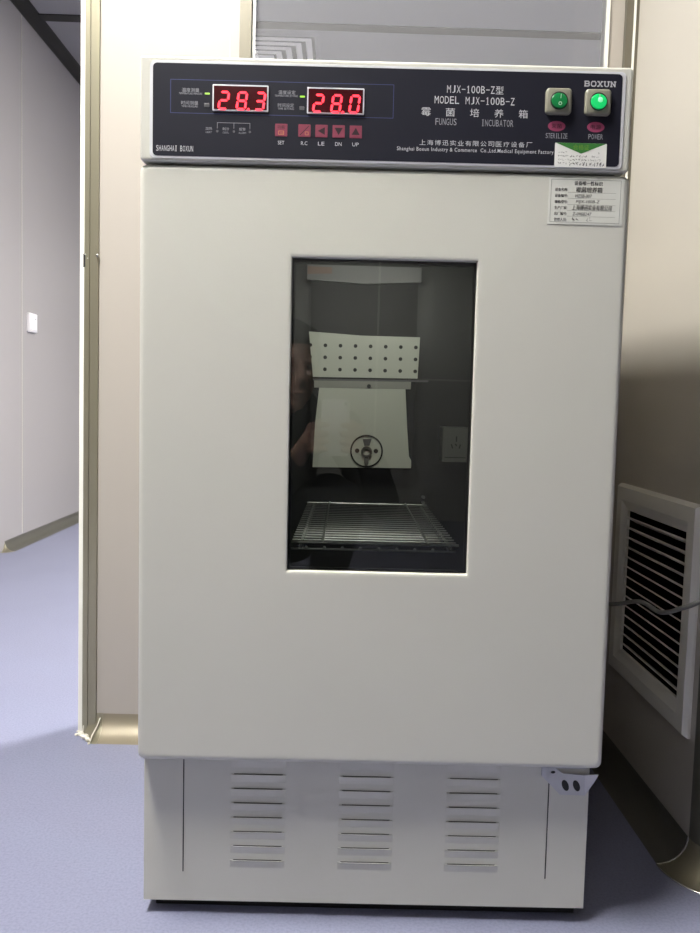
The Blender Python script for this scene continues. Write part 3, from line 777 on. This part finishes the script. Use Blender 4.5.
# ------------------------------------------------------------------ the person taking the photograph (seen as a dark reflection in the door glass)
def limb(bm, pts, radii, n=12):
    pts = [Vector(p) for p in pts]; path = smooth_path(pts, 5); loops = []; u = None; m = len(path) - 1
    for i, p in enumerate(path):
        t = (path[min(i + 1, m)] - path[max(i - 1, 0)]).normalized()
        u = t.orthogonal().normalized() if u is None else (u - t * u.dot(t)).normalized()
        v = t.cross(u); k = i / m * (len(radii) - 1); a = int(min(k, len(radii) - 2)); rr = radii[a] + (radii[a + 1] - radii[a]) * (k - a)
        loops.append([p + (u * math.cos(2 * PI * q / n) + v * math.sin(2 * PI * q / n)) * rr for q in range(n)])
    loft(bm, loops)
    for p, rr in ((path[0], radii[0]), (path[-1], radii[-1])): ball(bm, p, (rr, rr, rr))
def ball(bm, c, s, rot=None):
    mtx = Matrix.Translation(c) @ (rot or Matrix.Identity(4)) @ Matrix.Diagonal((*s, 1))
    bmesh.ops.create_uvsphere(bm, u_segments=16, v_segments=10, radius=1, matrix=mtx)
def remeshed(name, bm, m, parent, off, voxel, smooth_it=4):
    """fuse the overlapping volumes into one continuous skin"""
    o = link(name, bm, m, None, off, True)
    md = o.modifiers.new('fuse', 'REMESH'); md.mode = 'VOXEL'; md.voxel_size = voxel; md.use_smooth_shade = True
    ms = o.modifiers.new('soften', 'SMOOTH'); ms.iterations = smooth_it; ms.factor = .5
    me = bpy.data.meshes.new_from_object(o.evaluated_get(bpy.context.evaluated_depsgraph_get()))
    o.modifiers.clear(); old = o.data; o.data = me; bpy.data.meshes.remove(old)
    if not me.materials: me.materials.append(m)
    me.name = name; o.parent = parent
    return o
PB = (-.26, -.58, 0)
per = thing('person', 'crouching person in dark clothes photographing the incubator, seen as a reflection in its window', 'person', PB)
skin = mat('skin', (.46, .27, .19), .5, noise=(20, .05)); dark = mat('dark_cloth', (.018, .018, .022), .8, noise=(60, .2)); hairm = mat('black_hair', (.008, .007, .007), .45)
denim = mat('dark_trousers', (.02, .022, .032), .8, noise=(80, .2)); shoe = mat('black_shoe', (.015, .015, .015), .5)
HC = Vector((-.155, -.20, .772)); HR = Matrix.Rotation(-.35, 4, 'Z') @ Matrix.Rotation(-.12, 4, 'X')      # head looks forward (+y), turned to the phone
def hp(x, y, z): return HC + (HR @ Vector((x, y, z)))
SH = {1: Vector((-.02, -.40, .60)), -1: Vector((-.38, -.38, .60))}                # shoulders
EL = {1: Vector((.10, -.30, .40)), -1: Vector((-.36, -.18, .40))}                 # elbows
WR = {1: Vector((.06, -.10, .545)), -1: Vector((-.125, -.09, .535))}              # wrists
HIP = {1: Vector((-.18, -.62, .27)), -1: Vector((-.36, -.61, .27))}
KN = {1: Vector((-.02, -.30, .40)), -1: Vector((-.46, -.24, .30))}
AN = {1: Vector((-.06, -.52, .085)), -1: Vector((-.47, -.50, .085))}
bm = B_()
ball(bm, HC + HR @ Vector((0, -.012, .02)), (.074, .092, .092), HR); ball(bm, hp(0, .022, -.045), (.058, .066, .066), HR); ball(bm, hp(0, .060, -.092), (.026, .024, .02), HR)
limb(bm, [hp(0, .088, .018), hp(0, .104, -.022), hp(0, .094, -.034)], [.008, .013, .009])
for sd in (1, -1):
    ball(bm, hp(.075 * sd, -.012, -.012), (.010, .018, .030), HR); ball(bm, hp(.031 * sd, .074, .020), (.014, .012, .006), HR); ball(bm, hp(.033 * sd, .074, -.018), (.020, .014, .014), HR)
limb(bm, [hp(-.020, .080, -.062), hp(0, .088, -.060), hp(.020, .080, -.062)], [.005, .008, .005])
NK = Vector((-.195, -.32, .655))
limb(bm, [hp(0, -.03, -.06), NK, (-.20, -.40, .60)], [.052, .054, .075])
limb(bm, [(-.20, -.40, .60), (-.22, -.47, .48), (-.26, -.58, .30)], [.115, .110, .125]); limb(bm, [SH[-1], (-.20, -.40, .61), SH[1]], [.052, .085, .052])
for sd in (1, -1):
    limb(bm, [SH[sd], EL[sd], WR[sd]], [.050, .044, .040, .034, .025])
    limb(bm, [HIP[sd], KN[sd], AN[sd]], [.085, .075, .060, .055, .040]); limb(bm, [AN[sd], AN[sd] + Vector((0, .08, -.045)), AN[sd] + Vector((0, .15, -.058))], [.036, .034, .024])
# hands: palm, four fingers of unequal length and a thumb, curled round the phone's edges
PX0, PX1, PZ0, PZ1, PY = -.064, .006, .545, .686, -.012
for sd in (1, -1):
    ex = PX1 if sd > 0 else PX0
    w0 = WR[sd]; pc = Vector((ex + .028 * sd, -.050, .585))
    limb(bm, [w0, pc], [.026, .022]); ball(bm, pc, (.016, .026, .038))
    for k, (dz, ln) in enumerate(((.032, .92), (.011, 1.0), (-.010, .95), (-.030, .78))):
        a = pc + Vector((0, .020, dz)); b = Vector((ex + .020 * sd, -.014 + .012, .588 + dz)); c = Vector((ex + .004 * sd - .0 * sd, .000, .590 + dz)); d = Vector((ex - .018 * sd * ln, .003, .591 + dz))
        limb(bm, [a, b, c, d], [.0095, .0090, .0082, .0070], 8)
    limb(bm, [pc + Vector((-.004 * sd, -.012, .018)), Vector((ex + .012 * sd, -.046, .622)), Vector((ex - .010 * sd, -.036, .634))], [.012, .0105, .0085], 8)
body = remeshed('body', bm, skin, per, PB, .0045, 3)
eye_m = mat('eye', (.05, .03, .02), .2)
for sd in (1, -1):
    bm = B_(); ball(bm, hp(.031 * sd, .0795, .006), (.012, .008, .007), HR); link('eye', bm, eye_m, per, PB, True)
bm = B_(); ball(bm, hp(0, -.028, .038), (.083, .094, .090), HR); ball(bm, hp(0, -.062, -.01), (.076, .060, .080), HR); ball(bm, hp(0, .035, .086), (.064, .045, .030), HR)
for sd in (1, -1): ball(bm, hp(.066 * sd, -.020, .030), (.018, .050, .045), HR)
remeshed('hair', bm, hairm, per, PB, .006)
bm = B_()
limb(bm, [(-.195, -.375, .625), (-.215, -.46, .50), (-.26, -.57, .31)], [.122, .132, .142]); limb(bm, [SH[-1], (-.20, -.40, .61), SH[1]], [.066, .098, .066])
limb(bm, [(-.19, -.345, .655), (-.20, -.40, .60)], [.066, .09])
for sd in (1, -1): limb(bm, [SH[sd], EL[sd], EL[sd].lerp(WR[sd], .90)], [.066, .058, .054, .046, .038])
remeshed('jacket', bm, dark, per, PB, .007)
bm = B_()
limb(bm, [HIP[-1], (-.27, -.61, .27), HIP[1]], [.115, .125, .115])
for sd in (1, -1): limb(bm, [HIP[sd], KN[sd], AN[sd] + Vector((0, 0, .02))], [.105, .090, .074, .066, .052])
remeshed('trousers', bm, denim, per, PB, .007)
for sd in (1, -1):
    bm = B_(); limb(bm, [AN[sd] + Vector((0, -.03, -.037)), AN[sd] + Vector((0, .06, -.040)), AN[sd] + Vector((0, .17, -.047))], [.046, .045, .036])
    for v in bm.verts: v.co.z = max(v.co.z, .001)
    link('shoe', bm, shoe, per, PB, True)
ph = thing('phone', 'white phone held upright by the crouching person, faintly reflected in the window', 'phone', ((PX0 + PX1) / 2, PY, PZ0))
bm = B_(); f = lambda d, y: [(x, y, z) for x, z in rrect(PX0 + d, PX1 - d, PZ0 + d, PZ1 - d, .009 - d, 5)]
loft(bm, [f(.0015, PY), f(0, PY - .001), f(0, PY - .006), f(.0015, PY - .007)]); link('case', bm, M['whiteplastic'], ph, tuple(ph.location), True)
bm = B_(); box(bm, PX0 + .004, PX1 - .004, PY - .0074, PY - .0068, PZ0 + .014, PZ1 - .014); link('screen', bm, M['black'], ph, tuple(ph.location))
bm = B_(); disc(bm, -.004, .6747, PY - .0005, PY + .0012, .0045, 16); link('lens_ring', bm, M['steel'], ph, tuple(ph.location))

# ------------------------------------------------------------------ world, camera, view
w = bpy.data.worlds.new('world'); S.world = w; w.use_nodes = True
w.node_tree.nodes['Background'].inputs['Color'].default_value = (.9, .93, 1, 1)
w.node_tree.nodes['Background'].inputs['Strength'].default_value = .02
cam = bpy.data.cameras.new('camera'); co = bpy.data.objects.new('camera', cam); COL.objects.link(co)
cam.sensor_fit = 'VERTICAL'; cam.sensor_height = 36; cam.lens = 818.15 / 933 * 36; cam.clip_start = .02
fw = Vector((.01053289, .99705459, -.07596846)); ri = Vector((.99953595, -.00832658, .02930092)); up = Vector((-.02858206, .07624183, .99667961))
mw = Matrix((ri, up, -fw)).transposed().to_4x4(); mw.translation = (0, 0, .6747)
co.matrix_world = mw
S.camera = co
S.view_settings.view_transform = 'Standard'; S.view_settings.look = 'None'; S.view_settings.gamma = 1
S.view_settings.use_curve_mapping = False
S.view_settings.exposure = 0.18
S.cycles.use_denoising = True
S.cycles.max_bounces = 10; S.cycles.diffuse_bounces = 6; S.cycles.glossy_bounces = 4; S.cycles.transparent_max_bounces = 8
S.cycles.caustics_reflective = False; S.cycles.sample_clamp_indirect = 4
